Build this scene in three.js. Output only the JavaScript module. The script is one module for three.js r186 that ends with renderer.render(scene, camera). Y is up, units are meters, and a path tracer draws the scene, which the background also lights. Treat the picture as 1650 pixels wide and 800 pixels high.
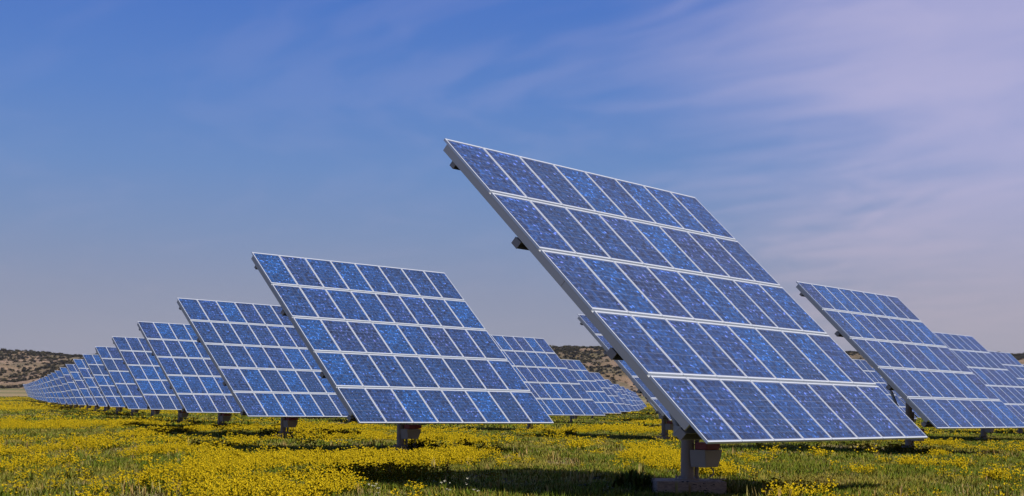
import * as THREE from 'three';
import { mergeGeometries } from 'three/addons/utils/BufferGeometryUtils.js';
import { RoundedBoxGeometry } from 'three/addons/geometries/RoundedBoxGeometry.js';

// ---------------------------------------------------------------- camera, sky, sun, exposure
const scene = new THREE.Scene();
const CAM_H = 1.75, FOCAL = 2246.87, ROLL = 0.013;            // focal length in pixels of the 1650 x 800 photograph
const PX = 821.7, PY = 656.1;                                  // where the optical axis meets the photograph
const FULL_W = (PX + 10) * 2, FULL_H = PY * 2;
const camera = new THREE.PerspectiveCamera(2 * Math.atan(PY / FOCAL) * 180 / Math.PI, FULL_W / FULL_H, 0.5, 8000);
camera.position.set(0, CAM_H, 0);
camera.rotation.set(0, 0, ROLL);
camera.setViewOffset(FULL_W, FULL_H, 10, 0, 1650, 800);
camera.updateProjectionMatrix();

const renderer = new THREE.WebGLRenderer({ antialias: true });
renderer.toneMapping = THREE.LinearToneMapping;
renderer.toneMappingExposure = 1.0;
renderer.shadowMap.enabled = true;

const SUN_AZ = 0.84, SUN_EL = 0.89;                            // azimuth measured from +z towards +x
const sunDir = new THREE.Vector3(Math.sin(SUN_AZ) * Math.cos(SUN_EL), Math.sin(SUN_EL), Math.cos(SUN_AZ) * Math.cos(SUN_EL));
const sun = new THREE.DirectionalLight(new THREE.Color().setRGB(1, 0.93, 0.80), 4.6);
sun.position.copy(sunDir).multiplyScalar(400);
sun.castShadow = true;
sun.shadow.mapSize.set(4096, 4096);
Object.assign(sun.shadow.camera, { left: -250, right: 250, top: 250, bottom: -250, near: 1, far: 1200 });
scene.add(sun, sun.target);

// ---------------------------------------------------------------- random numbers and noise
function rng(seed) {
  let a = seed >>> 0;
  return () => { a = (a + 0x6D2B79F5) | 0; let t = Math.imul(a ^ (a >>> 15), 1 | a); t = (t + Math.imul(t ^ (t >>> 7), 61 | t)) ^ t; return ((t ^ (t >>> 14)) >>> 0) / 4294967296; };
}
function hash(x, y) { let h = Math.imul(x | 0, 374761393) + Math.imul(y | 0, 668265263); h = Math.imul(h ^ (h >>> 13), 1274126177); return ((h ^ (h >>> 16)) >>> 0) / 4294967296; }
function noise(x, y) {
  const xi = Math.floor(x), yi = Math.floor(y), fx = x - xi, fy = y - yi;
  const u = fx * fx * (3 - 2 * fx), v = fy * fy * (3 - 2 * fy);
  return (hash(xi, yi) * (1 - u) + hash(xi + 1, yi) * u) * (1 - v) + (hash(xi, yi + 1) * (1 - u) + hash(xi + 1, yi + 1) * u) * v;
}
function fbm(x, y, n = 4) { let s = 0, a = 0.5, t = 0; for (let k = 0; k < n; k++) { s += a * noise(x, y); t += a; a *= 0.5; x = x * 2.03 + 17.3; y = y * 2.03 + 9.1; } return s / t; }
const clamp = (v, a = 0, b = 1) => Math.min(b, Math.max(a, v));
const smooth = (a, b, v) => { const t = clamp((v - a) / (b - a)); return t * t * (3 - 2 * t); };
const lerp = (a, b, t) => a + (b - a) * t;
const mix3 = (a, b, t) => [lerp(a[0], b[0], t), lerp(a[1], b[1], t), lerp(a[2], b[2], t)];
const lin = (r, g, b) => [r, g, b].map((c) => { c /= 255; return c <= 0.04045 ? c / 12.92 : ((c + 0.055) / 1.055) ** 2.4; });

// ---------------------------------------------------------------- the sky: clear air over haze, veils of thin high cloud
{
  const W = 4096, H = 2048, data = new Float32Array(W * H * 4);
  const stops = [[-90, lin(140, 138, 136)], [0, lin(156, 155, 170)], [2.5, lin(151, 154, 172)], [4.5, lin(141, 150, 176)], [7, lin(124, 146, 186)], [9.5, lin(108, 141, 194)], [12.5, lin(92, 131, 197)], [16, lin(78, 119, 195)], [35, lin(62, 104, 184)], [90, lin(50, 88, 170)]];
  const cloud = lin(188, 183, 217), lowCloud = lin(176, 169, 182);
  for (let j = 0; j < H; j++) {
    const el = ((j + 0.5) / H - 0.5) * Math.PI, deg = el * 180 / Math.PI;
    let k = 0; while (k < stops.length - 2 && deg > stops[k + 1][0]) k++;
    const base = mix3(stops[k][1], stops[k + 1][1], clamp((deg - stops[k][0]) / (stops[k + 1][0] - stops[k][0])));
    for (let i = 0; i < W; i++) {
      const az = ((i + 0.5) / W - 0.5) * 2 * Math.PI;             // atan2(z, x)
      const dx = Math.cos(az), dz = Math.sin(az);
      let c = base;
      if (deg > 0) {
        const t = 1 / (Math.tan(Math.max(el, 0.0)) + 0.09);       // a cloud sheet that curves down to the horizon
        const x = dx * t, z = -dz * t;                            // z is ahead of the camera
        const p = x * 0.5 - z * 0.87, q = x * 0.87 + z * 0.5;     // streaks run towards the upper right
        const warp = fbm(x * 0.9 + 40, z * 0.9 + 11, 4) - 0.5;
        const streak = fbm(p * 1.4 + warp * 2 + 2, q * 1.7 + warp * 2 + 9, 5);
        const fine = fbm(p * 4.5 + warp * 5 + 31, q * 8 + warp * 5, 5);
        const veil = fbm(x * 0.22 + 7.7, z * 0.22 + 3.1, 2);
        const right = smooth(0.03, 0.31, dx + 0.14 * (streak - 0.5) + 0.13 * (fine - 0.5) - smooth(9, 0, deg) * 0.05);
        const wisp = 0.13 * smooth(0.5, 0.72, veil) * smooth(8, 13, deg) + 0.06;
        let d = Math.max(wisp * smooth(0.42, 0.7, streak * 0.5 + fine * 0.5), right * (0.8 + 0.25 * (streak - 0.5) + 0.32 * (fine - 0.5)));
        d = clamp(d, 0, 1) * smooth(-1, 4, deg);
        c = mix3(base, mix3(lowCloud, cloud, smooth(2, 11, deg)), d * 0.85);
      }
      const o = (j * W + i) * 4;
      data[o] = c[0]; data[o + 1] = c[1]; data[o + 2] = c[2]; data[o + 3] = 1;
    }
  }
  const tex = new THREE.DataTexture(data, W, H, THREE.RGBAFormat, THREE.FloatType);
  tex.mapping = THREE.EquirectangularReflectionMapping;
  tex.magFilter = THREE.LinearFilter; tex.minFilter = THREE.LinearFilter; tex.wrapS = THREE.RepeatWrapping;
  tex.needsUpdate = true;
  scene.background = tex;
  scene.environment = tex;
}

// ---------------------------------------------------------------- helpers
const taken = new Map();
function numbered(name) { const n = taken.get(name) ?? 0; taken.set(name, n + 1); return n ? `${name}_${String(n).padStart(3, '0')}` : name; }
function tag(o, label, category, group, kind) {
  if (label) o.userData.label = label;
  if (category) o.userData.category = category;
  if (group) o.userData.group = group;
  if (kind) o.userData.kind = kind;
  return o;
}
function part(name, geometry, material, parent) {
  const m = new THREE.Mesh(geometry, material);
  m.name = name; m.castShadow = m.receiveShadow = true; parent.add(m);
  return m;
}
const box = (w, h, d, x = 0, y = 0, z = 0) => new THREE.BoxGeometry(w, h, d).translate(x, y, z);
const rbox = (w, h, d, r, x = 0, y = 0, z = 0) => new RoundedBoxGeometry(w, h, d, 2, r).translate(x, y, z);
const flat = (g) => { const n = g.index ? g.toNonIndexed() : g; return n; };
const join = (list) => mergeGeometries(list.map(flat));
const rgb = (r, g, b) => new THREE.Color().setRGB(r, g, b);

// the ground: flat under the trackers, rising gently far away
const rise = (z) => (z > 200 ? 0.000012 * (z - 200) ** 2 : 0);       // z is metres ahead of the camera
const groundH = (x, z) => rise(z) + (fbm(x * 0.11 + 5, z * 0.11, 3) - 0.5) * 0.16 * smooth(4000, 200, z);
// photograph pixel -> point of the flat ground
function onGround(px, py, h = 0) {
  const X = px - 825, Y = py - 400, c = Math.cos(ROLL), s = Math.sin(ROLL);
  const x = c * X + s * Y, y = -s * X + c * Y + 400;
  const z = FOCAL * (CAM_H - h) / Math.max(2.2, y - 656.16);
  return [x * z / FOCAL, z];
}
// patches of the meadow, from where they lie in the photograph to ellipses on the ground
const patch = ([px, py, rx, ry, w]) => {
  const [x, z] = onGround(px, py, 0.22), [, zn] = onGround(px, py + ry, 0.22), [, zf] = onGround(px, py - ry, 0.22);   // what shows is the top of the plants
  return { x, z0: z, zn: z - zn, zf: zf - z, rx: rx * z / FOCAL, w };
};
const yellowPatches = [
  [80, 658, 150, 5, 1.3], [90, 683, 150, 8, 1.1], [85, 722, 58, 18, 1.3], [15, 708, 30, 12, 0.8], [220, 698, 55, 8, 0.8], [290, 716, 80, 14, 0.9], [350, 738, 115, 11, 1.1],
  [250, 768, 48, 11, 1.1], [400, 760, 70, 16, 0.5], [60, 790, 130, 14, 0.75], [360, 790, 140, 14, 0.8], [520, 692, 110, 5, 0.9], [590, 704, 100, 6, 0.9], [560, 742, 130, 10, 0.9], [600, 765, 120, 14, 0.5], [480, 790, 120, 10, 0.5],
  [735, 716, 75, 13, 1.1], [690, 738, 80, 8, 0.7], [1000, 694, 85, 5, 1.4], [1050, 664, 40, 5, 1.4], [1060, 681, 60, 3, 1.2], [885, 700, 45, 7, 0.5], [960, 722, 32, 8, 0.7], [1035, 728, 55, 9, 0.75], [1000, 745, 90, 8, 0.3],
  [1140, 756, 40, 16, 0.7], [1590, 722, 35, 10, 0.7], [1540, 691, 90, 4, 0.8], [1400, 697, 90, 3, 0.5], [1640, 773, 18, 8, 0.7], [1290, 797, 70, 8, 0.6], [1500, 745, 60, 8, 0.3], [1400, 760, 90, 8, 0.25], [770, 797, 160, 4, 0.35], [1480, 728, 30, 4, 0.6],
].map(patch);
const barePatches = [
  [905, 738, 32, 4, 1.2], [810, 730, 42, 4, 0.7], [1380, 716, 75, 3, 1.2], [1240, 727, 110, 3, 0.5], [1290, 772, 80, 4, 1.0], [1635, 731, 28, 9, 1.0], [1590, 789, 60, 4, 1.0], [1560, 777, 30, 5, 0.6], [545, 681, 42, 6, 1.3],
  [210, 788, 130, 11, 0.8], [60, 778, 60, 6, 0.6], [15, 738, 22, 6, 0.8], [190, 724, 18, 8, 0.6], [40, 668, 120, 2.5, 0.9], [960, 763, 70, 3, 0.7], [1010, 681, 110, 3, 0.4], [1330, 688, 60, 3, 0.5], [1450, 790, 20, 10, 0.5], [620, 790, 60, 8, 0.4],
].map(patch);
const inPatches = (list, x, z) => {
  let v = 0;
  for (const p of list) {
    const a = (x - p.x) / p.rx, d = z - p.z0, b = d < 0 ? -d / p.zn : d / p.zf, r = Math.hypot(a, b);
    if (r < 1.4) v = Math.max(v, p.w * smooth(1.25, 0.6, r));
  }
  return v;
};
const yellowAt = (x, z) => {
  const n = fbm(x * 0.16 + 3, z * 0.09 + 8, 4), m = fbm(x * 0.5 + 33, z * 0.35 + 2, 3);
  const left = smooth(0.05, -0.25, x / z);
  let y = inPatches(yellowPatches, x, z) * smooth(0.26, 0.6, n * 0.45 + m * 0.55);
  y += smooth(0.52, 0.75, n) * (0.06 + 0.22 * left) + 0.006 + 0.08 * left * smooth(60, 30, z);
  if (z > 240) y += smooth(0.48, 0.62, fbm(x * 0.006 + 2, z * 0.011 + 4, 3)) * 0.3 * smooth(720, 600, z);
  const drift = smooth(0.45, 0.53, fbm(x * 0.5 + 12, z * 0.13 + 40, 3)) * smooth(0.36, 0.48, fbm(x * 0.22 + 70, z * 0.07 + 5, 3) + 0.06);
  const clump = 0.4 + 0.8 * smooth(0.38, 0.6, fbm(x * 1.3 + 5, z * 0.8 + 9, 2));
  return clamp(y * clump * (0.05 + 1.9 * drift) * (1 - 0.9 * inPatches(greenPatches, x, z)) * (1 - 0.8 * bareAt(x, z)));
};
const greenPatches = [[150, 753, 135, 11, 1.1], [120, 696, 80, 4, 0.8], [180, 724, 42, 20, 1.05], [330, 770, 60, 10, 0.6], [480, 727, 80, 4, 0.7], [260, 735, 30, 6, 0.6], [500, 758, 70, 8, 0.7], [255, 706, 25, 3, 0.6], [700, 758, 120, 10, 0.8]].map(patch);
const bareAt = (x, z) => clamp(inPatches(barePatches, x, z) * (0.45 + fbm(x * 0.6, z * 0.5, 3) * 1.1) + smooth(0.62, 0.78, fbm(x * 0.14 + 50, z * 0.1 + 20, 4)) * 0.6);

// ---------------------------------------------------------------- ground sheet
function grainTexture(size, cells, lo, hi, seed) {
  const d = new Uint8Array(size * size * 4), wrapN = (x, y, c) => {
    const xi = Math.floor(x), yi = Math.floor(y), fx = x - xi, fy = y - yi, u = fx * fx * (3 - 2 * fx), v = fy * fy * (3 - 2 * fy), w = (a) => ((a % c) + c) % c;
    return lerp(lerp(hash(w(xi) + seed, w(yi)), hash(w(xi + 1) + seed, w(yi)), u), lerp(hash(w(xi) + seed, w(yi + 1)), hash(w(xi + 1) + seed, w(yi + 1)), u), v);
  };
  for (let j = 0; j < size; j++) for (let i = 0; i < size; i++) {
    let v = 0, a = 0.5, c = cells;
    for (let k = 0; k < 4; k++) { v += a * wrapN(i / size * c, j / size * c, c); a *= 0.6; c *= 2; }
    v = lerp(lo, hi, clamp(v / 1.09)); const o = (j * size + i) * 4;
    d[o] = d[o + 1] = d[o + 2] = v * 255; d[o + 3] = 255;
  }
  const t = new THREE.DataTexture(d, size, size); t.wrapS = t.wrapT = THREE.RepeatWrapping; t.magFilter = THREE.LinearFilter; t.needsUpdate = true; return t;
}
const soilGrain = grainTexture(512, 16, 0.35, 1.3, 7); soilGrain.colorSpace = THREE.NoColorSpace;
const SOIL = [0.24, 0.175, 0.11], LITTER = [0.15, 0.125, 0.055], TURF = [0.085, 0.105, 0.03], GOLD = [0.42, 0.31, 0.02], DRY = [0.33, 0.24, 0.1], OLIVE = [0.17, 0.155, 0.04];
{
  const zs = []; for (let z = -80; z < 14; z += 6) zs.push(z);
  for (let z = 14; z < 5200; z *= 1.0115) zs.push(z);
  const nx = 220, pos = [], col = [], uv = [], idx = [];
  zs.forEach((z) => {
    const half = 60 + 0.62 * Math.max(0, z);
    for (let i = 0; i <= nx; i++) {
      const x = (i / nx * 2 - 1) * half;
      pos.push(x, z > 1500 ? rise(1500) : groundH(x, z), -z); uv.push(x / 3, z / 3);
      const b = bareAt(x, z), y = yellowAt(x, z), far = smooth(90, 260, z);
      let c = mix3(LITTER, mix3(TURF, OLIVE, fbm(x * 0.05, z * 0.03 + 9, 3)), 0.25 + 0.6 * far);
      c = mix3(c, GOLD, far * y * 0.75);
      c = mix3(c, SOIL, b * (1 - 0.3 * far));
      if (z > 640) {                                            // fallow strips beyond the trackers
        const s = fbm(x * 0.0035 + 3, z * 0.018, 4);
        c = mix3(c, mix3(OLIVE, DRY, smooth(0.4, 0.55, s)), smooth(640, 740, z + 60 * (s - 0.5)));
      }
      col.push(...c);
    }
  });
  for (let j = 0; j < zs.length - 1; j++) for (let i = 0; i < nx; i++) { const a = j * (nx + 1) + i, b = a + nx + 1; idx.push(a, a + 1, b, a + 1, b + 1, b); }
  const g = new THREE.BufferGeometry();
  g.setAttribute('position', new THREE.Float32BufferAttribute(pos, 3)); g.setAttribute('color', new THREE.Float32BufferAttribute(col, 3)); g.setAttribute('uv', new THREE.Float32BufferAttribute(uv, 2));
  g.setIndex(idx); g.computeVertexNormals();
  const m = new THREE.Mesh(g, new THREE.MeshStandardMaterial({ vertexColors: true, roughness: 1, map: soilGrain, bumpMap: soilGrain, bumpScale: 0.06 }));
  m.name = 'ground'; m.receiveShadow = m.castShadow = true; m.userData.kind = 'structure'; m.userData.label = 'flat meadow ground of brown soil and dry litter'; scene.add(m);
}

// ---------------------------------------------------------------- hills: a low dry tableland with worn slopes
const ridgeH = (x) => {
  const u = x / 1750;                                            // tangent of the bearing
  return 60 + 16 * smooth(-0.3, 0.05, u) - 3 * smooth(0.1, 0.3, u) + (fbm(x * 0.006 + 8, 1.5, 5) - 0.5) * 12;
};
function hillH(x, z) {
  const gully = Math.abs(fbm(x * 0.011 + 0.3 * noise(z * 0.01, 3), z * 0.004 + 2, 4) - 0.5) * 2;
  const foot = 1150 + 120 * (fbm(x * 0.004 + 20, 4, 3) - 0.5), top = 1720 + 160 * (fbm(x * 0.005 + 9, 7, 3) - 0.5);
  const t = clamp((z - foot) / (top - foot));
  const bench = 0.55 * smooth(0, 0.75, t) + 0.45 * smooth(0.45, 1, t);
  const relief = (gully - 0.32) * 26 * Math.sin(Math.PI * clamp(t * 1.02)) + (fbm(x * 0.03, z * 0.03, 4) - 0.5) * 9 * smooth(0, 0.2, t);
  return lerp(-3, ridgeH(x), bench) + rise(Math.min(z, 1250)) * (1 - bench) + relief;
}
{
  const nx = 520, nz = 150, pos = [], col = [], uv = [], idx = [];
  for (let j = 0; j <= nz; j++) {
    const z = 1060 + 1240 * (j / nz) ** 1.1;
    for (let i = 0; i <= nx; i++) {
      const x = (i / nx * 2 - 1) * (1000 + 250 * j / nz), y = hillH(x, z);
      pos.push(x, y, -z); uv.push(x / 12, z / 12);
      const slope = Math.hypot(hillH(x + 6, z) - y, hillH(x, z + 6) - y) / 6;
      const n = fbm(x * 0.009 + 60, z * 0.016, 5), e = fbm(x * 0.035, z * 0.03 + 70, 4);
      const worn = smooth(0.5, 0.68, n * 0.45 + e * 0.55 + slope * 0.14 + 0.05 * smooth(-100, -400, x)) * smooth(0.25, 0.7, fbm(x * 0.1, z * 0.06, 3));
      let c = mix3([0.135, 0.105, 0.042], [0.225, 0.145, 0.07], smooth(0.3, 0.7, fbm(x * 0.02 + 4, z * 0.03, 4)));
      c = mix3(c, mix3([0.42, 0.3, 0.185], [0.29, 0.18, 0.1], e), worn);
      col.push(...c);
    }
  }
  for (let j = 0; j < nz; j++) for (let i = 0; i < nx; i++) { const a = j * (nx + 1) + i, b = a + nx + 1; idx.push(a, a + 1, b, a + 1, b + 1, b); }
  const g = new THREE.BufferGeometry();
  g.setAttribute('position', new THREE.Float32BufferAttribute(pos, 3)); g.setAttribute('color', new THREE.Float32BufferAttribute(col, 3)); g.setAttribute('uv', new THREE.Float32BufferAttribute(uv, 2));
  g.setIndex(idx); g.computeVertexNormals();
  const m = new THREE.Mesh(g, new THREE.MeshStandardMaterial({ vertexColors: true, roughness: 1, map: soilGrain, bumpMap: soilGrain, bumpScale: 0.6 }));
  m.name = 'hills'; m.castShadow = m.receiveShadow = true; m.userData.kind = 'structure'; m.userData.label = 'low dry tableland of brown worn slopes'; scene.add(m);
}

// ---------------------------------------------------------------- solar trackers
const PW = 8.954, PH = 8.12, COLS = 8, ROWS = 5, ROW_GAP = 0.055, COL_GAP = 0.014;
const MW = (PW - COL_GAP * (COLS - 1)) / COLS, MH = (PH - ROW_GAP * (ROWS - 1)) / ROWS;
// the cells behind the glass: six by nine squares of many-grained silicon, printed flat
const VARIANTS_X = 4, VARIANTS_Y = 3;
const cellAtlas = (() => {
  const S = 2048, d = new Uint8Array(S * S * 4), tw = S / VARIANTS_X, th = Math.floor(S / VARIANTS_Y), put = (o, c) => { for (let k = 0; k < 3; k++) { const v = clamp(c[k]); d[o + k] = 255 * (v <= 0.0031308 ? v * 12.92 : 1.055 * v ** (1 / 2.4) - 0.055); } d[o + 3] = 255; };
  const tint = [[1, 1, 1], [0.8, 1.05, 1.1], [1.2, 0.94, 0.92], [0.7, 1.15, 1.2], [1.1, 0.94, 0.92], [0.7, 1.25, 1.3], [1.4, 0.9, 0.86], [0.95, 1.0, 1.0], [0.9, 0.85, 0.8], [1.1, 1.05, 1.1], [0.7, 1.3, 1.35], [1.15, 0.94, 0.97]];
  for (let j = 0; j < S; j++) for (let i = 0; i < S; i++) {
    const vx = Math.min(VARIANTS_X - 1, Math.floor(i / tw)), vy = Math.min(VARIANTS_Y - 1, Math.floor(j / th)), n = vy * VARIANTS_X + vx;
    const u = (i - vx * tw + 0.5) / tw, v = clamp((j - vy * th + 0.5) / th, 0, 0.9999), o = (j * S + i) * 4;
    const cu = (u - 0.018) / 0.964 * 6, cv = (v - 0.014) / 0.972 * 9;
    if (cu < 0 || cv < 0 || cu >= 6 || cv >= 9) { put(o, [0.1, 0.13, 0.22]); continue; }
    const a = Math.floor(cu), b = Math.floor(cv), fu = cu - a, fv = cv - b;
    if (fu < 0.014 || fu > 0.986 || fv < 0.014 || fv > 0.986) { put(o, [0.17, 0.2, 0.31]); continue; }
    if (Math.abs(fu - 0.27) < 0.012 || Math.abs(fu - 0.73) < 0.012) { put(o, [0.15, 0.18, 0.28]); continue; }
    // nearest grain centre
    const gx = cu * 3.6 + n * 97, gy = cv * 3.6 + n * 31, ix = Math.floor(gx), iy = Math.floor(gy);
    let best = 9, tone = 0;
    for (let y = -1; y <= 1; y++) for (let x = -1; x <= 1; x++) {
      const px = ix + x, py = iy + y, dx = px + hash(px, py) - gx, dy = py + hash(px + 991, py + 17) - gy, q = dx * dx + dy * dy;
      if (q < best) { best = q; tone = hash(px + 77, py + 311); }
    }
    const cell = hash(a * 13 + n * 71, b * 29 + 5), rare = hash(a * 7 + n * 53 + 900, b * 11 + 400);
    const spark = tone > 0.985 ? 2.6 : tone > 0.95 ? 1.6 : 1, k = (0.48 + 1.1 * tone * tone * tone + 0.45 * (cell - 0.5)) * spark * (rare > 0.96 ? 1.35 : 1);
    const t = tint[n];
    put(o, [0.0105 * k * t[0] * spark, 0.05 * k * t[1], 0.17 * k * t[2]]);
  }
  const t = new THREE.DataTexture(d, S, S); t.colorSpace = THREE.SRGBColorSpace; t.magFilter = THREE.LinearFilter; t.needsUpdate = true; return t;
})();
const M = {
  glass: new THREE.MeshPhysicalMaterial({ map: cellAtlas, roughness: 0.5, specularIntensity: 0.2, clearcoat: 0.38, clearcoatRoughness: 0.09 }),
  frame: new THREE.MeshStandardMaterial({ color: rgb(0.52, 0.56, 0.61), metalness: 0.15, roughness: 0.42 }),
  steel: new THREE.MeshStandardMaterial({ color: rgb(0.46, 0.44, 0.4), metalness: 0.35, roughness: 0.55 }),
  pole: new THREE.MeshStandardMaterial({ color: rgb(0.3, 0.225, 0.17), metalness: 0.25, roughness: 0.6 }),
  housing: new THREE.MeshStandardMaterial({ color: rgb(0.4, 0.32, 0.25), metalness: 0.1, roughness: 0.6 }),
  primer: new THREE.MeshStandardMaterial({ color: rgb(0.3, 0.05, 0.03), roughness: 0.65 }),
  beam: new THREE.MeshStandardMaterial({ color: rgb(0.27, 0.24, 0.21), roughness: 0.6 }),
  concrete: new THREE.MeshStandardMaterial({ color: rgb(0.42, 0.285, 0.195), roughness: 0.95, map: soilGrain, bumpMap: soilGrain, bumpScale: 0.01 }),
};
const glassGeo = [];
for (let n = 0; n < VARIANTS_X * VARIANTS_Y; n++) {
  const g = box(MW - 0.053, MH - 0.071, 0.006, 0, 0, -0.008), uv = g.attributes.uv, vx = n % VARIANTS_X, vy = Math.floor(n / VARIANTS_X);
  for (let k = 0; k < uv.count; k++) {
    const front = k >= 16 && k < 20, u = front ? uv.getX(k) : 0.004, v = front ? uv.getY(k) : 0.004;
    uv.setXY(k, (vx + lerp(0.002, 0.998, u)) / VARIANTS_X, (vy + lerp(0.002, 0.998, v)) * Math.floor(2048 / VARIANTS_Y) / 2048);
  }
  glassGeo.push(g);
}
const frameGeo = join([box(MW, 0.035, 0.045, 0, MH / 2 - 0.0175, -0.0225), box(MW, 0.035, 0.045, 0, -MH / 2 + 0.0175, -0.0225), box(0.026, MH - 0.07, 0.045, -MW / 2 + 0.013, 0, -0.0225), box(0.026, MH - 0.07, 0.045, MW / 2 - 0.013, 0, -0.0225)]);
const colX = (c) => -PW / 2 + MW / 2 + c * (MW + COL_GAP), rowY = (r) => PH / 2 - MH / 2 - r * (MH + ROW_GAP);
// structure behind the panels, in the panel's own axes (x across, y up the slope, z out of the glass)
const crossRailGeo = join([box(PW - 0.02, 0.17, 0.03, 0, 0, -0.0615)]);
const sideRailGeo = join([box(0.05, PH / 2 - 0.13, 0.14, 0, PH / 4 - 0.061, -0.117), box(0.05, PH / 2 - 0.46, 0.14, 0, -PH / 4 + 0.226, -0.117)]);
const rafterGeo = join([box(0.06, PH - 0.3, 0.12, 0, 0, -0.138)]);
const beamGeo = join([box(PW - 0.06, 0.14, 0.012, 0, 0, -0.224), box(PW - 0.06, 0.012, 0.13, 0, 0.07, -0.295), box(PW - 0.06, 0.14, 0.012, 0, 0, -0.366), box(0.012, 0.17, 0.15, -PW / 2 + 0.02, 0, -0.295), box(0.012, 0.17, 0.15, PW / 2 - 0.02, 0, -0.295)]);
const tubeGeo = join([new THREE.CylinderGeometry(0.14, 0.14, 5.2, 20).rotateZ(Math.PI / 2).translate(0, 0, -0.55)]);
const cradleGeo = join([box(0.1, 2.4, 0.14, 0, 0, -0.483), box(0.16, 0.5, 0.2, 0, 0, -0.6)]);
const POLE_Z = -0.25;
const poleGeo = join([new THREE.CylinderGeometry(0.125, 0.135, 3.1, 24).translate(0, 1.75, POLE_Z), new THREE.CylinderGeometry(0.26, 0.26, 0.03, 24).translate(0, 0.335, POLE_Z), new THREE.CylinderGeometry(0.21, 0.21, 0.06, 24).translate(0, 3.3, POLE_Z)]);
const conduitGeo = join([new THREE.CylinderGeometry(0.045, 0.045, 1.5, 12).translate(0.19, 1.0, POLE_Z + 0.1), box(0.12, 0.03, 0.14, 0.15, 0.8, POLE_Z + 0.08), box(0.12, 0.03, 0.14, 0.15, 1.5, POLE_Z + 0.08)]);
const boltGeo = new THREE.CylinderGeometry(0.02, 0.02, 0.05, 6);
const headGeo = join([rbox(0.56, 0.42, 0.5, 0.04, 0, 3.45, POLE_Z - 0.02), new THREE.CylinderGeometry(0.24, 0.24, 0.62, 20).rotateZ(Math.PI / 2).translate(0, 3.6, POLE_Z - 0.1)]);
const housingGeo = (() => {                                      // drive housing on the post: a box that narrows downwards
  const s = new THREE.Shape(); s.moveTo(-0.3, 0.16); s.lineTo(0.34, 0.16); s.lineTo(0.3, 0.02); s.lineTo(0.2, -0.16); s.lineTo(-0.26, -0.16); s.closePath();
  return join([new THREE.ExtrudeGeometry(s, { depth: 0.34, bevelEnabled: true, bevelSize: 0.012, bevelThickness: 0.012, bevelSegments: 1 })  .translate(0.18, 0.76, POLE_Z + 0.14)]);
})();
const motorGeo = join([rbox(0.5, 0.15, 0.28, 0.02, 0.24, 1.01, POLE_Z + 0.32), new THREE.CylinderGeometry(0.06, 0.06, 0.16, 14).rotateZ(Math.PI / 2).translate(0.57, 1.01, POLE_Z + 0.32)]);
const actuatorGeo = (() => {
  const a = new THREE.Vector3(0, 1.35, POLE_Z - 0.24), b = new THREE.Vector3(0, 3.55, POLE_Z - 1.2), dir = b.clone().sub(a), q = new THREE.Quaternion().setFromUnitVectors(new THREE.Vector3(0, 1, 0), dir.clone().normalize());
  const seg = (r, t0, t1) => new THREE.CylinderGeometry(r, r, dir.length() * (t1 - t0), 14).applyQuaternion(q).translate(...a.clone().lerp(b, (t0 + t1) / 2).toArray());
  return join([seg(0.06, 0, 0.55), seg(0.035, 0.55, 1), box(0.12, 0.2, 0.26, 0, 1.3, POLE_Z - 0.18)]);
})();
const cableGeo = join([new THREE.TubeGeometry(new THREE.CatmullRomCurve3([[0.3, 0.62, 0.1], [0.34, 0.45, 0.16], [0.24, 0.36, 0.1], [0.34, 0.34, 0.25], [0.6, 0.335, 0.3]].map((v) => new THREE.Vector3(...v))), 24, 0.014, 6)]);
const slabGeo = join([rbox(1.4, 0.5, 1.15, 0.03, 0, 0.07, 0)]);
const frameGridGeo = join([...Array(40).keys()].map((k) => frameGeo.clone().translate(colX(k % 8), rowY(Math.floor(k / 8)), 0)));
const laminateGeo = [0, 1, 2].map((s) => { const R = rng(40 + s); return join([...Array(40).keys()].map((k) => glassGeo[Math.floor(R() * 12)].clone().translate(colX(k % 8), rowY(Math.floor(k / 8)), 0))); });

const BASE = [3.7854, 28.0436], STEP = [-7.4116, 20.4174], NEXT = [12.5203, 28.0649], YAW = 0.8399, TILT = 0.763, MID = 4.0;
const known = { '0,0': [0.046, 0.0, 0.016, 0.022, 0.001], '0,1': [-0.038, 0.013, 0.003, 0.039, -0.009], '0,2': [-0.015, 0.01, 0.003, -0.002, 0.004], '0,3': [-0.038, 0.014, 0.013, 0.009, 0.012], '0,4': [-0.046, 0.003, -0.004, 0.022, 0.011], '1,0': [0.023, 0.005, 0.014, -0.002, 0.061], '1,1': [0.06, -0.004, -0.22, -0.026, -0.113], '1,2': [-0.012, -0.008, 0.059, 0.016, 0.005], '2,0': [-0.003, -0.025, 0.027, -0.06, 0.023] };
const lattice = [[...Array(31).keys()], [0, 1, 2, 3, 4, 5, 6], [0, 1, 2, 3, 4, 5], [0, 1, 2, 3, 4, 5], [0, 1, 2, 4, 5, 6], [0, 2, 3, 5, 6], [2, 3, 6, 7], [2, 4, 7, 8], [4, 8, 9], [3, 5, 9, 10], [5, 10, 11]];
const order = ['first', 'second', 'third', 'fourth', 'fifth', 'sixth', 'seventh', 'eighth', 'ninth', 'tenth', 'eleventh', 'twelfth', 'thirteenth', 'fourteenth'];
const trackerSpots = [];
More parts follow.
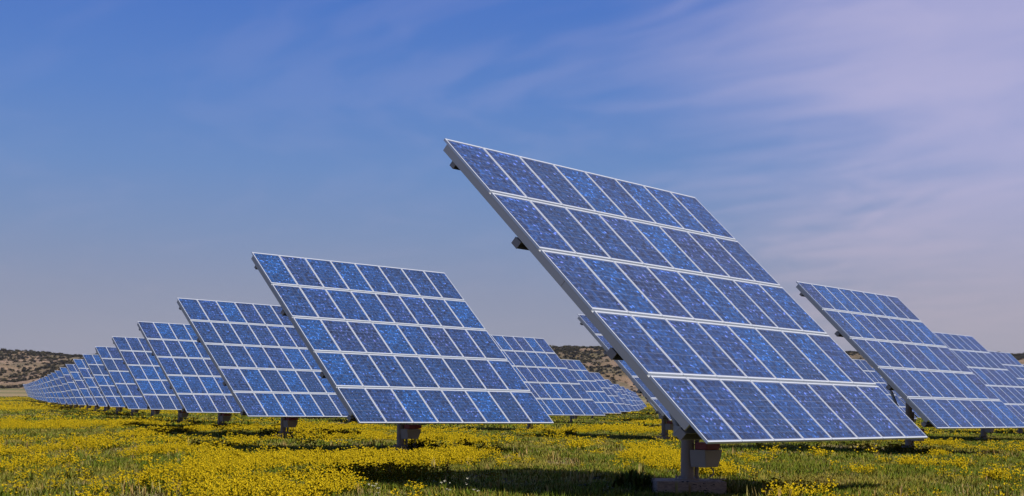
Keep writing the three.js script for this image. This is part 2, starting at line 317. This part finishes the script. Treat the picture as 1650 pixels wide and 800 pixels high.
function solarTracker(row, i) {
  const R = rng(1000 + row * 57 + i * 7), k = known[`${row},${i}`] ?? [(R() - 0.5) * 0.08 - 0.02, (R() - 0.5) * 0.045, 0, (R() - 0.5) * 0.1, 0];
  const x = BASE[0] + STEP[0] * i + NEXT[0] * row + k[2], z = BASE[1] + STEP[1] * i + NEXT[1] * row + k[4], yaw = YAW + k[0], tilt = TILT + k[1];
  const root = new THREE.Group(); root.name = numbered('solar_tracker'); scene.add(root);
  root.position.set(x, rise(z), -z); root.rotation.y = yaw;
  trackerSpots.push([x, z]);
  const far = z > 235 && !(row === 0 && i < 14), mid = z > 125;
    if (row === 0 && i === 0) tag(root, 'large blue solar tracker whose post stands on a wide concrete slab', 'solar tracker', 'solar trackers set out in rows across the meadow');
  else if (!far) tag(root, `${order[i]} solar tracker of the ${order[row]} row, counting from the tracker on the concrete slab`, 'solar tracker', 'solar trackers set out in rows across the meadow');
  else if (row === 0) tag(root, 'tiny far solar tracker overlapping its neighbours where the longest row ends under the hill', 'solar tracker', 'far trackers ending the longest row');
  else tag(root, 'tiny far solar tracker packed among the rear rows below the tableland', 'solar tracker', 'far trackers of the rear rows');
  const turn = -(Math.PI / 2 - tilt), mid0 = new THREE.Vector3(0, MID + k[3], 0), q = new THREE.Euler(turn, 0, 0), e = new THREE.Quaternion().setFromEuler(q);
  const onPanel = (name, g, m, px = 0, py = 0, parent = root) => { const o = part(name, g, m, parent); o.position.set(px, py, 0).applyQuaternion(e).add(mid0); o.rotation.x = turn; return o; };
  if (far) { onPanel('panel_face', laminateGeo[Math.floor(R() * 3)], M.glass); onPanel('frame_grid', frameGridGeo, M.frame); }
  else for (let r = 0; r < ROWS; r++) for (let c = 0; c < COLS; c++) {
    const n = Math.floor(R() * 12);
    if (mid) { onPanel('solar_panel', glassGeo[n], M.glass, colX(c), rowY(r)); continue; }
    const p = onPanel('solar_panel', glassGeo[n], M.glass, colX(c), rowY(r));
    part('panel_frame', frameGeo, M.frame, p);
  }
  if (mid && !far) onPanel('frame_grid', frameGridGeo, M.frame);
  for (let r = 0; r < ROWS - 1; r++) onPanel('cross_rail', crossRailGeo, M.frame, 0, rowY(r) - MH / 2 - ROW_GAP / 2);
  for (const s of [-1, 1]) onPanel('side_rail', sideRailGeo, M.steel, s * (PW / 2 - 0.025), 0);
  part('post', poleGeo, M.pole, root);
  part('drive_housing', housingGeo, M.housing, root);
  part('drive_motor', motorGeo, M.primer, root);
  if (!far) {
    for (const v of [0.06, 0.335, 0.7, 0.94]) { const o = onPanel('support_beam', beamGeo, M.beam, 0, PH * (0.5 - v)); if (v < 0.1) { o.scale.set(0.996, 0.7, 0.82); } }
    part('tilt_head', headGeo, M.steel, root);
    onPanel('torque_tube', tubeGeo, M.steel);
    for (const s of [-2.2, 2.2]) onPanel('cradle', cradleGeo, M.steel, s, 0);
  }
  if (!mid) {
    for (let c = 1; c < COLS; c++) onPanel('rafter', rafterGeo, M.steel, colX(c) - MW / 2 - COL_GAP / 2, 0);
    part('conduit', conduitGeo, M.pole, root);
    part('cable', cableGeo, M.beam, root);
    part('actuator', actuatorGeo, M.steel, root);
    for (let b = 0; b < 8; b++) { const o = part('bolt', boltGeo, M.beam, root); o.position.set(Math.cos(b * Math.PI / 4 + 0.3) * 0.225, 0.37, POLE_Z + Math.sin(b * Math.PI / 4 + 0.3) * 0.225); }
    const s = part('base_slab', slabGeo, M.concrete, root); s.position.z = POLE_Z;
    if (!(row === 0 && i === 0)) { s.scale.set(0.45, 0.8, 0.6); s.position.y = -0.02; }
    s.rotation.y = row === 0 && i === 0 ? -yaw + 0.03 : 0;
  }
  return root;
}
lattice.forEach((list, row) => list.forEach((i) => solarTracker(row, i)));

// ---------------------------------------------------------------- meadow: grass and yellow flowers
const blade = (P, C, bx, bz, h, w, lean, dir, c0, c1) => {       // a bent tapered blade of three triangles
  const dx = Math.cos(dir), dz = Math.sin(dir), sx = -dz * w / 2, sz = dx * w / 2;
  const mx = bx + dx * lean * 0.35, mz = bz + dz * lean * 0.35, tx = bx + dx * lean, tz = bz + dz * lean, my = h * 0.6;
  P.push(bx - sx, -0.02, bz - sz, bx + sx, -0.02, bz + sz, mx + sx * 0.8, my, mz + sz * 0.8, bx - sx, -0.02, bz - sz, mx + sx * 0.8, my, mz + sz * 0.8, mx - sx * 0.8, my, mz - sz * 0.8, mx - sx * 0.8, my, mz - sz * 0.8, mx + sx * 0.8, my, mz + sz * 0.8, tx, h, tz);
  for (let k = 0; k < 9; k++) C.push(...(k === 8 ? c1 : c0));
};
const toGeo = (P, C) => { const g = new THREE.BufferGeometry(); g.setAttribute('position', new THREE.Float32BufferAttribute(P, 3)); g.setAttribute('color', new THREE.Float32BufferAttribute(C, 3)); g.computeVertexNormals();
  const n = g.attributes.normal;                                 // leaves soft and thin enough that light spreads through them
  for (let k = 0; k < n.count; k++) { const v = new THREE.Vector3().fromBufferAttribute(n, k); if (v.y < 0) v.negate(); v.lerp(new THREE.Vector3(0, 1, 0), 0.55).normalize(); n.setXYZ(k, v.x, v.y, v.z); }
  return g; };
function tuftGeo(seed, n, r, h, w) {
  const R = rng(seed), P = [], C = [];
  for (let k = 0; k < n; k++) { const a = R() * 6.28, d = r * Math.sqrt(R()), t = 0.75 + R() * 0.5, c = [t, t, t * (0.8 + R() * 0.3)]; blade(P, C, Math.cos(a) * d, Math.sin(a) * d, h * (0.5 + R() * 0.6), w * (0.7 + R() * 0.6), h * (0.15 + R() * 0.55), R() * 6.28, c, c); }
  return toGeo(P, C);
}
function flowerGeo(seed, stems, r, h, heads, size, petal) {
  const R = rng(seed), P = [], C = [];
  const leafC = () => { const t = 0.8 + R() * 0.4; return [0.11 * t, 0.135 * t, 0.01 * t]; };
  for (let s = 0; s < stems; s++) {
    const a = R() * 6.28, d = r * Math.sqrt(R()), bx = Math.cos(a) * d, bz = Math.sin(a) * d, H = h * (0.6 + R() * 0.5), lean = H * 0.25 * R(), dir = R() * 6.28;
    blade(P, C, bx, bz, H, size * 0.25, lean, dir, leafC(), leafC());
    for (let k = 0; k < 2; k++) blade(P, C, bx, bz, H * (0.35 + R() * 0.4), size * 0.6, H * (0.2 + R() * 0.4), R() * 6.28, leafC(), leafC());
    const tx = bx + Math.cos(dir) * lean, tz = bz + Math.sin(dir) * lean;
    for (let k = 0; k < heads; k++) {
      const a2 = R() * 6.28, q = size * (0.4 + R() * 1.6), x = tx + Math.cos(a2) * q, z = tz + Math.sin(a2) * q, y = H - R() * size * 2.4, sz = size * (0.6 + R() * 0.6), t = 0.8 + R() * 0.35, c = [petal[0] * t, petal[1] * t, petal[2] * t], rot = R() * 6.28;
      // a small cup of four petals
      for (let p = 0; p < 4; p++) { const b = rot + p * 1.5708, e = b + 1.3; P.push(x, y - sz * 0.25, z, x + Math.cos(b) * sz * 0.55, y + sz * 0.15 + R() * sz * 0.3, z + Math.sin(b) * sz * 0.55, x + Math.cos(e) * sz * 0.55, y + sz * 0.15, z + Math.sin(e) * sz * 0.55); C.push(...c, ...c, ...c); }
    }
  }
  return toGeo(P, C);
}
const leafMat = new THREE.MeshPhysicalMaterial({ vertexColors: true, roughness: 0.95, specularIntensity: 0.12, side: THREE.DoubleSide });
const YELLOW = [0.93, 0.68, 0.02], WHITE = [0.75, 0.74, 0.62];
function scatter(name, label, category, group, geos, z0, z1, tries, seed, accept, look) {
  const R = rng(seed), lists = geos.map(() => []);
  for (let k = 0; k < tries; k++) {
    const z = Math.sqrt(lerp((z0 * 0.86) ** 2, (z1 * 1.14) ** 2, R())), x = (R() * 2 - 1) * (0.43 * z + 3);
    const roll = R(), pick = Math.floor(R() * geos.length), r1 = R(), r2 = R(), r3 = R();
    if (trackerSpots.some(([a, b]) => Math.abs(a - x) < 0.3 && Math.abs(b - z) < 0.3)) continue;
    if (Math.abs(x - 3.55) < 0.8 && Math.abs(z - 28.2) < 0.7) continue;      // the slab
    const edge = smooth(z0 * 0.86, z0 * 1.14, z) * smooth(z1 * 1.14, z1 * 0.86, z);
    const d = accept(x, z) * edge; if (roll > d) continue;
    lists[pick].push([x, z, r1, r2, r3]);
  }
  geos.forEach((g, n) => {
    const list = lists[n]; if (!list.length) return;
    const mesh = new THREE.InstancedMesh(g, leafMat, list.length), m = new THREE.Matrix4(), q = new THREE.Quaternion(), up = new THREE.Vector3(0, 1, 0), s = new THREE.Vector3(), c = new THREE.Color();
    list.forEach(([x, z, r1, r2, r3], j) => {
      const [sc, tall, col] = look(x, z, r2, r3);
      m.compose(new THREE.Vector3(x, groundH(x, z), -z), q.setFromAxisAngle(up, r1 * 6.283), s.set(sc, sc * tall, sc));
      mesh.setMatrixAt(j, m); mesh.setColorAt(j, c.setRGB(...col));
    });
    mesh.name = numbered(name); mesh.castShadow = mesh.receiveShadow = true;
    tag(mesh, label, category, group, 'stuff'); scene.add(mesh);
  });
}
const GREENS = [[0.12, 0.15, 0.01], [0.18, 0.175, 0.012], [0.26, 0.205, 0.04], [0.085, 0.12, 0.012]], STRAW = [0.42, 0.33, 0.17];
const grassLook = (x, z, r2, r3) => {
  const n = fbm(x * 0.25 + 90, z * 0.18, 3), b = bareAt(x, z);
  let c = mix3(GREENS[Math.floor(r2 * 3.99)], n > 0.5 ? GREENS[0] : GREENS[2], Math.abs(n - 0.5) * 2.2);
  if (r3 < 0.1 + b * 0.6) c = mix3(c, STRAW, 0.55);
  const t = 0.8 + r3 * 0.4;
  return [0.75 + r2 * 0.5, (0.34 + 0.68 * n + r3 ** 5 * 0.3) * (1 - 0.5 * b) * (Math.hypot(x - 3.5, z - 26.4) < 1.6 ? 0.55 : 1), [c[0] * t, c[1] * t, c[2] * t]];
};
const flowerLook = (x, z, r2, r3) => { const t = 0.85 + r3 * 0.25, g = fbm(x * 1.3 + 5, z * 0.8 + 9, 2); return [0.7 + r2 * 0.6, 0.6 + g * 0.7 + r3 * r3 * 0.5, [t, t, t]]; };
const grassThin = (x, z) => 1 - 0.88 * bareAt(x, z);
const GL = 'mixed green meadow grass growing all over the ground', FL = 'yellow wildflowers growing in drifts through the meadow grass';
const nearTufts = [1, 2, 3].map((s) => tuftGeo(s, 18, 0.17, 0.22, 0.018)), midTufts = [4, 5].map((s) => tuftGeo(s, 20, 0.3, 0.25, 0.035)), farTufts = [6, 7].map((s) => tuftGeo(s, 22, 0.8, 0.32, 0.1)), lastTufts = [8].map((s) => tuftGeo(s, 26, 2.2, 0.42, 0.3));
scatter('meadow_grass', GL, 'grass', 'meadow grass', nearTufts, 20, 48, 85000, 11, grassThin, grassLook);
scatter('meadow_grass', GL, 'grass', 'meadow grass', midTufts, 48, 105, 100000, 12, grassThin, grassLook);
scatter('meadow_grass', GL, 'grass', 'meadow grass', farTufts, 105, 270, 95000, 13, grassThin, grassLook);
scatter('meadow_grass', GL, 'grass', 'meadow grass', lastTufts, 270, 690, 75000, 14, grassThin, grassLook);
const nearFlowers = [21, 22, 23].map((s) => flowerGeo(s, 5, 0.14, 0.3, 4, 0.045, YELLOW)), midFlowers = [24, 25].map((s) => flowerGeo(s, 8, 0.3, 0.33, 4, 0.07, YELLOW)), farFlowers = [26, 27].map((s) => flowerGeo(s, 12, 0.8, 0.36, 3, 0.15, YELLOW)), lastFlowers = [28].map((s) => flowerGeo(s, 16, 2.2, 0.42, 3, 0.4, YELLOW));
scatter('yellow_wildflower', FL, 'flowers', 'yellow wildflowers', nearFlowers, 20, 48, 70000, 31, yellowAt, flowerLook);
scatter('yellow_wildflower', FL, 'flowers', 'yellow wildflowers', midFlowers, 48, 105, 60000, 32, yellowAt, flowerLook);
scatter('yellow_wildflower', FL, 'flowers', 'yellow wildflowers', farFlowers, 105, 270, 65000, 33, yellowAt, flowerLook);
scatter('yellow_wildflower', FL, 'flowers', 'yellow wildflowers', lastFlowers, 270, 690, 65000, 34, yellowAt, flowerLook);

// dry stalks standing above the grass, and pale flowers along the shade of the slab tracker
const stalkGeo = [41, 42].map((s) => { const R = rng(s), P = [], C = []; for (let k = 0; k < 4; k++) { const a = R() * 6.28, d = 0.3 * R(), h = 0.16 + R() * 0.18, x = Math.cos(a) * d, z = Math.sin(a) * d, dir = R() * 6.28, c = [0.3 + R() * 0.12, 0.24 + R() * 0.08, 0.09]; blade(P, C, x, z, h, 0.009, h * 0.25, dir, c, c); for (let q = 0; q < 3; q++) blade(P, C, x + Math.cos(dir) * h * 0.2, z + Math.sin(dir) * h * 0.2, h * (0.9 + q * 0.07), 0.02, 0.05, R() * 6.28, c, c); } return toGeo(P, C); });
scatter('dry_stalk', 'thin straw coloured stalks standing above the meadow grass', 'stalks', 'dry stalks', stalkGeo, 20, 60, 2600, 51, (x, z) => 0.12 + 0.6 * bareAt(x, z), (x, z, r2, r3) => [0.8 + r2 * 0.4, 0.8 + r3 * 0.5, [1, 1, 1]]);
const palePatches = [[770, 790, 110, 12, 0.5], [970, 784, 55, 9, 0.45], [600, 795, 80, 8, 0.25], [1330, 795, 60, 8, 0.3]].map(patch);
scatter('pale_wildflower', 'small pale wildflowers at the sunny edge of the broad shadow', 'flowers', 'pale wildflowers', [flowerGeo(61, 2, 0.1, 0.3, 2, 0.05, WHITE), flowerGeo(62, 3, 0.12, 0.34, 1, 0.055, WHITE)], 20, 34, 1300, 61, (x, z) => inPatches(palePatches, x, z), flowerLook);
// a leafy weed by the slab
{
  const w = new THREE.Group(); w.name = 'weed_clump'; w.position.set(2.55, groundH(2.55, 28.4), -28.4); scene.add(w);
  tag(w, 'dark leafy weed clump growing beside the concrete slab', 'plant');
  const R = rng(88), P = [], C = [], P2 = [], C2 = [];
  for (let k = 0; k < 220; k++) { const a = R() * 6.28, d = 0.42 * Math.sqrt(R()), y = 0.42 * R() * (1 - d), c = [0.06 + R() * 0.04, 0.085 + R() * 0.04, 0.015], n = P.length; blade(P, C, Math.cos(a) * d, Math.sin(a) * d, 0.12 + R() * 0.06, 0.05, 0.12, R() * 6.28, c, c); for (let q = n + 1; q < P.length; q += 3) P[q] += y; }
  for (let k = 0; k < 14; k++) { const a = R() * 6.28, d = 0.25 * R(), c = [0.13, 0.12, 0.03]; blade(P2, C2, Math.cos(a) * d, Math.sin(a) * d, 0.3 + R() * 0.25, 0.02, 0.2, a, c, c); }
  part('foliage', toGeo(P, C), leafMat, w); part('stem', toGeo(P2, C2), leafMat, w);
}

// scrub on the tableland
{
  const R = rng(77), P = [], C = [];
  for (let k = 0; k < 46; k++) {                                 // leaf clumps spread through a low crown
    const a = R() * 6.28, y = R(), d = Math.sqrt(R()) * (1.1 - 0.5 * y), x = Math.cos(a) * d, z = Math.sin(a) * d, s = 0.35 + R() * 0.3, t = 0.7 + R() * 0.6, b = R() * 6.28, tilt = R() - 0.3;
    P.push(x + Math.cos(b) * s, y + tilt * s, z + Math.sin(b) * s, x + Math.cos(b + 2.1) * s, y, z + Math.sin(b + 2.1) * s, x + Math.cos(b + 4.2) * s, y + 0.5 * s, z + Math.sin(b + 4.2) * s);
    for (let q = 0; q < 3; q++) C.push(t, t, t);
  }
  const g = toGeo(P, C), list = [];
  for (let k = 0; k < 160000 && list.length < 45000; k++) {
    const z = 1120 + R() * 760, x = (R() * 2 - 1) * 0.44 * z, n = fbm(x * 0.009 + 60, z * 0.016, 5), e = fbm(x * 0.035, z * 0.03 + 70, 4), top = smooth(1560, 1720, z);
    if (R() > smooth(0.6, 0.44, n * 0.5 + e * 0.5) * 0.6 + top * 0.45 + 0.06) continue;
    list.push([x, z, R(), R(), R(), top]);
  }
  const mesh = new THREE.InstancedMesh(g, leafMat, list.length), m = new THREE.Matrix4(), q = new THREE.Quaternion(), up = new THREE.Vector3(0, 1, 0), c = new THREE.Color();
  list.forEach(([x, z, a, b, t, top], j) => { const s = 0.5 + b * b * 1.9 + top * 0.3; m.compose(new THREE.Vector3(x, hillH(x, z) - 0.3, -z), q.setFromAxisAngle(up, a * 6.28), new THREE.Vector3(s, s * (0.8 + 0.4 * t), s)); mesh.setMatrixAt(j, m); const k = 0.7 + t * 0.6; mesh.setColorAt(j, c.setRGB(0.145 * k, 0.13 * k, 0.05 * k)); });
  mesh.name = 'hill_scrub'; mesh.castShadow = mesh.receiveShadow = true;
  tag(mesh, 'dark low scrub dotted over the slopes of the tableland', 'scrub', null, 'stuff'); scene.add(mesh);
}

scene.fog = new THREE.FogExp2(new THREE.Color().setRGB(0.8, 0.8, 0.85), 0.00004);
renderer.render(scene, camera);
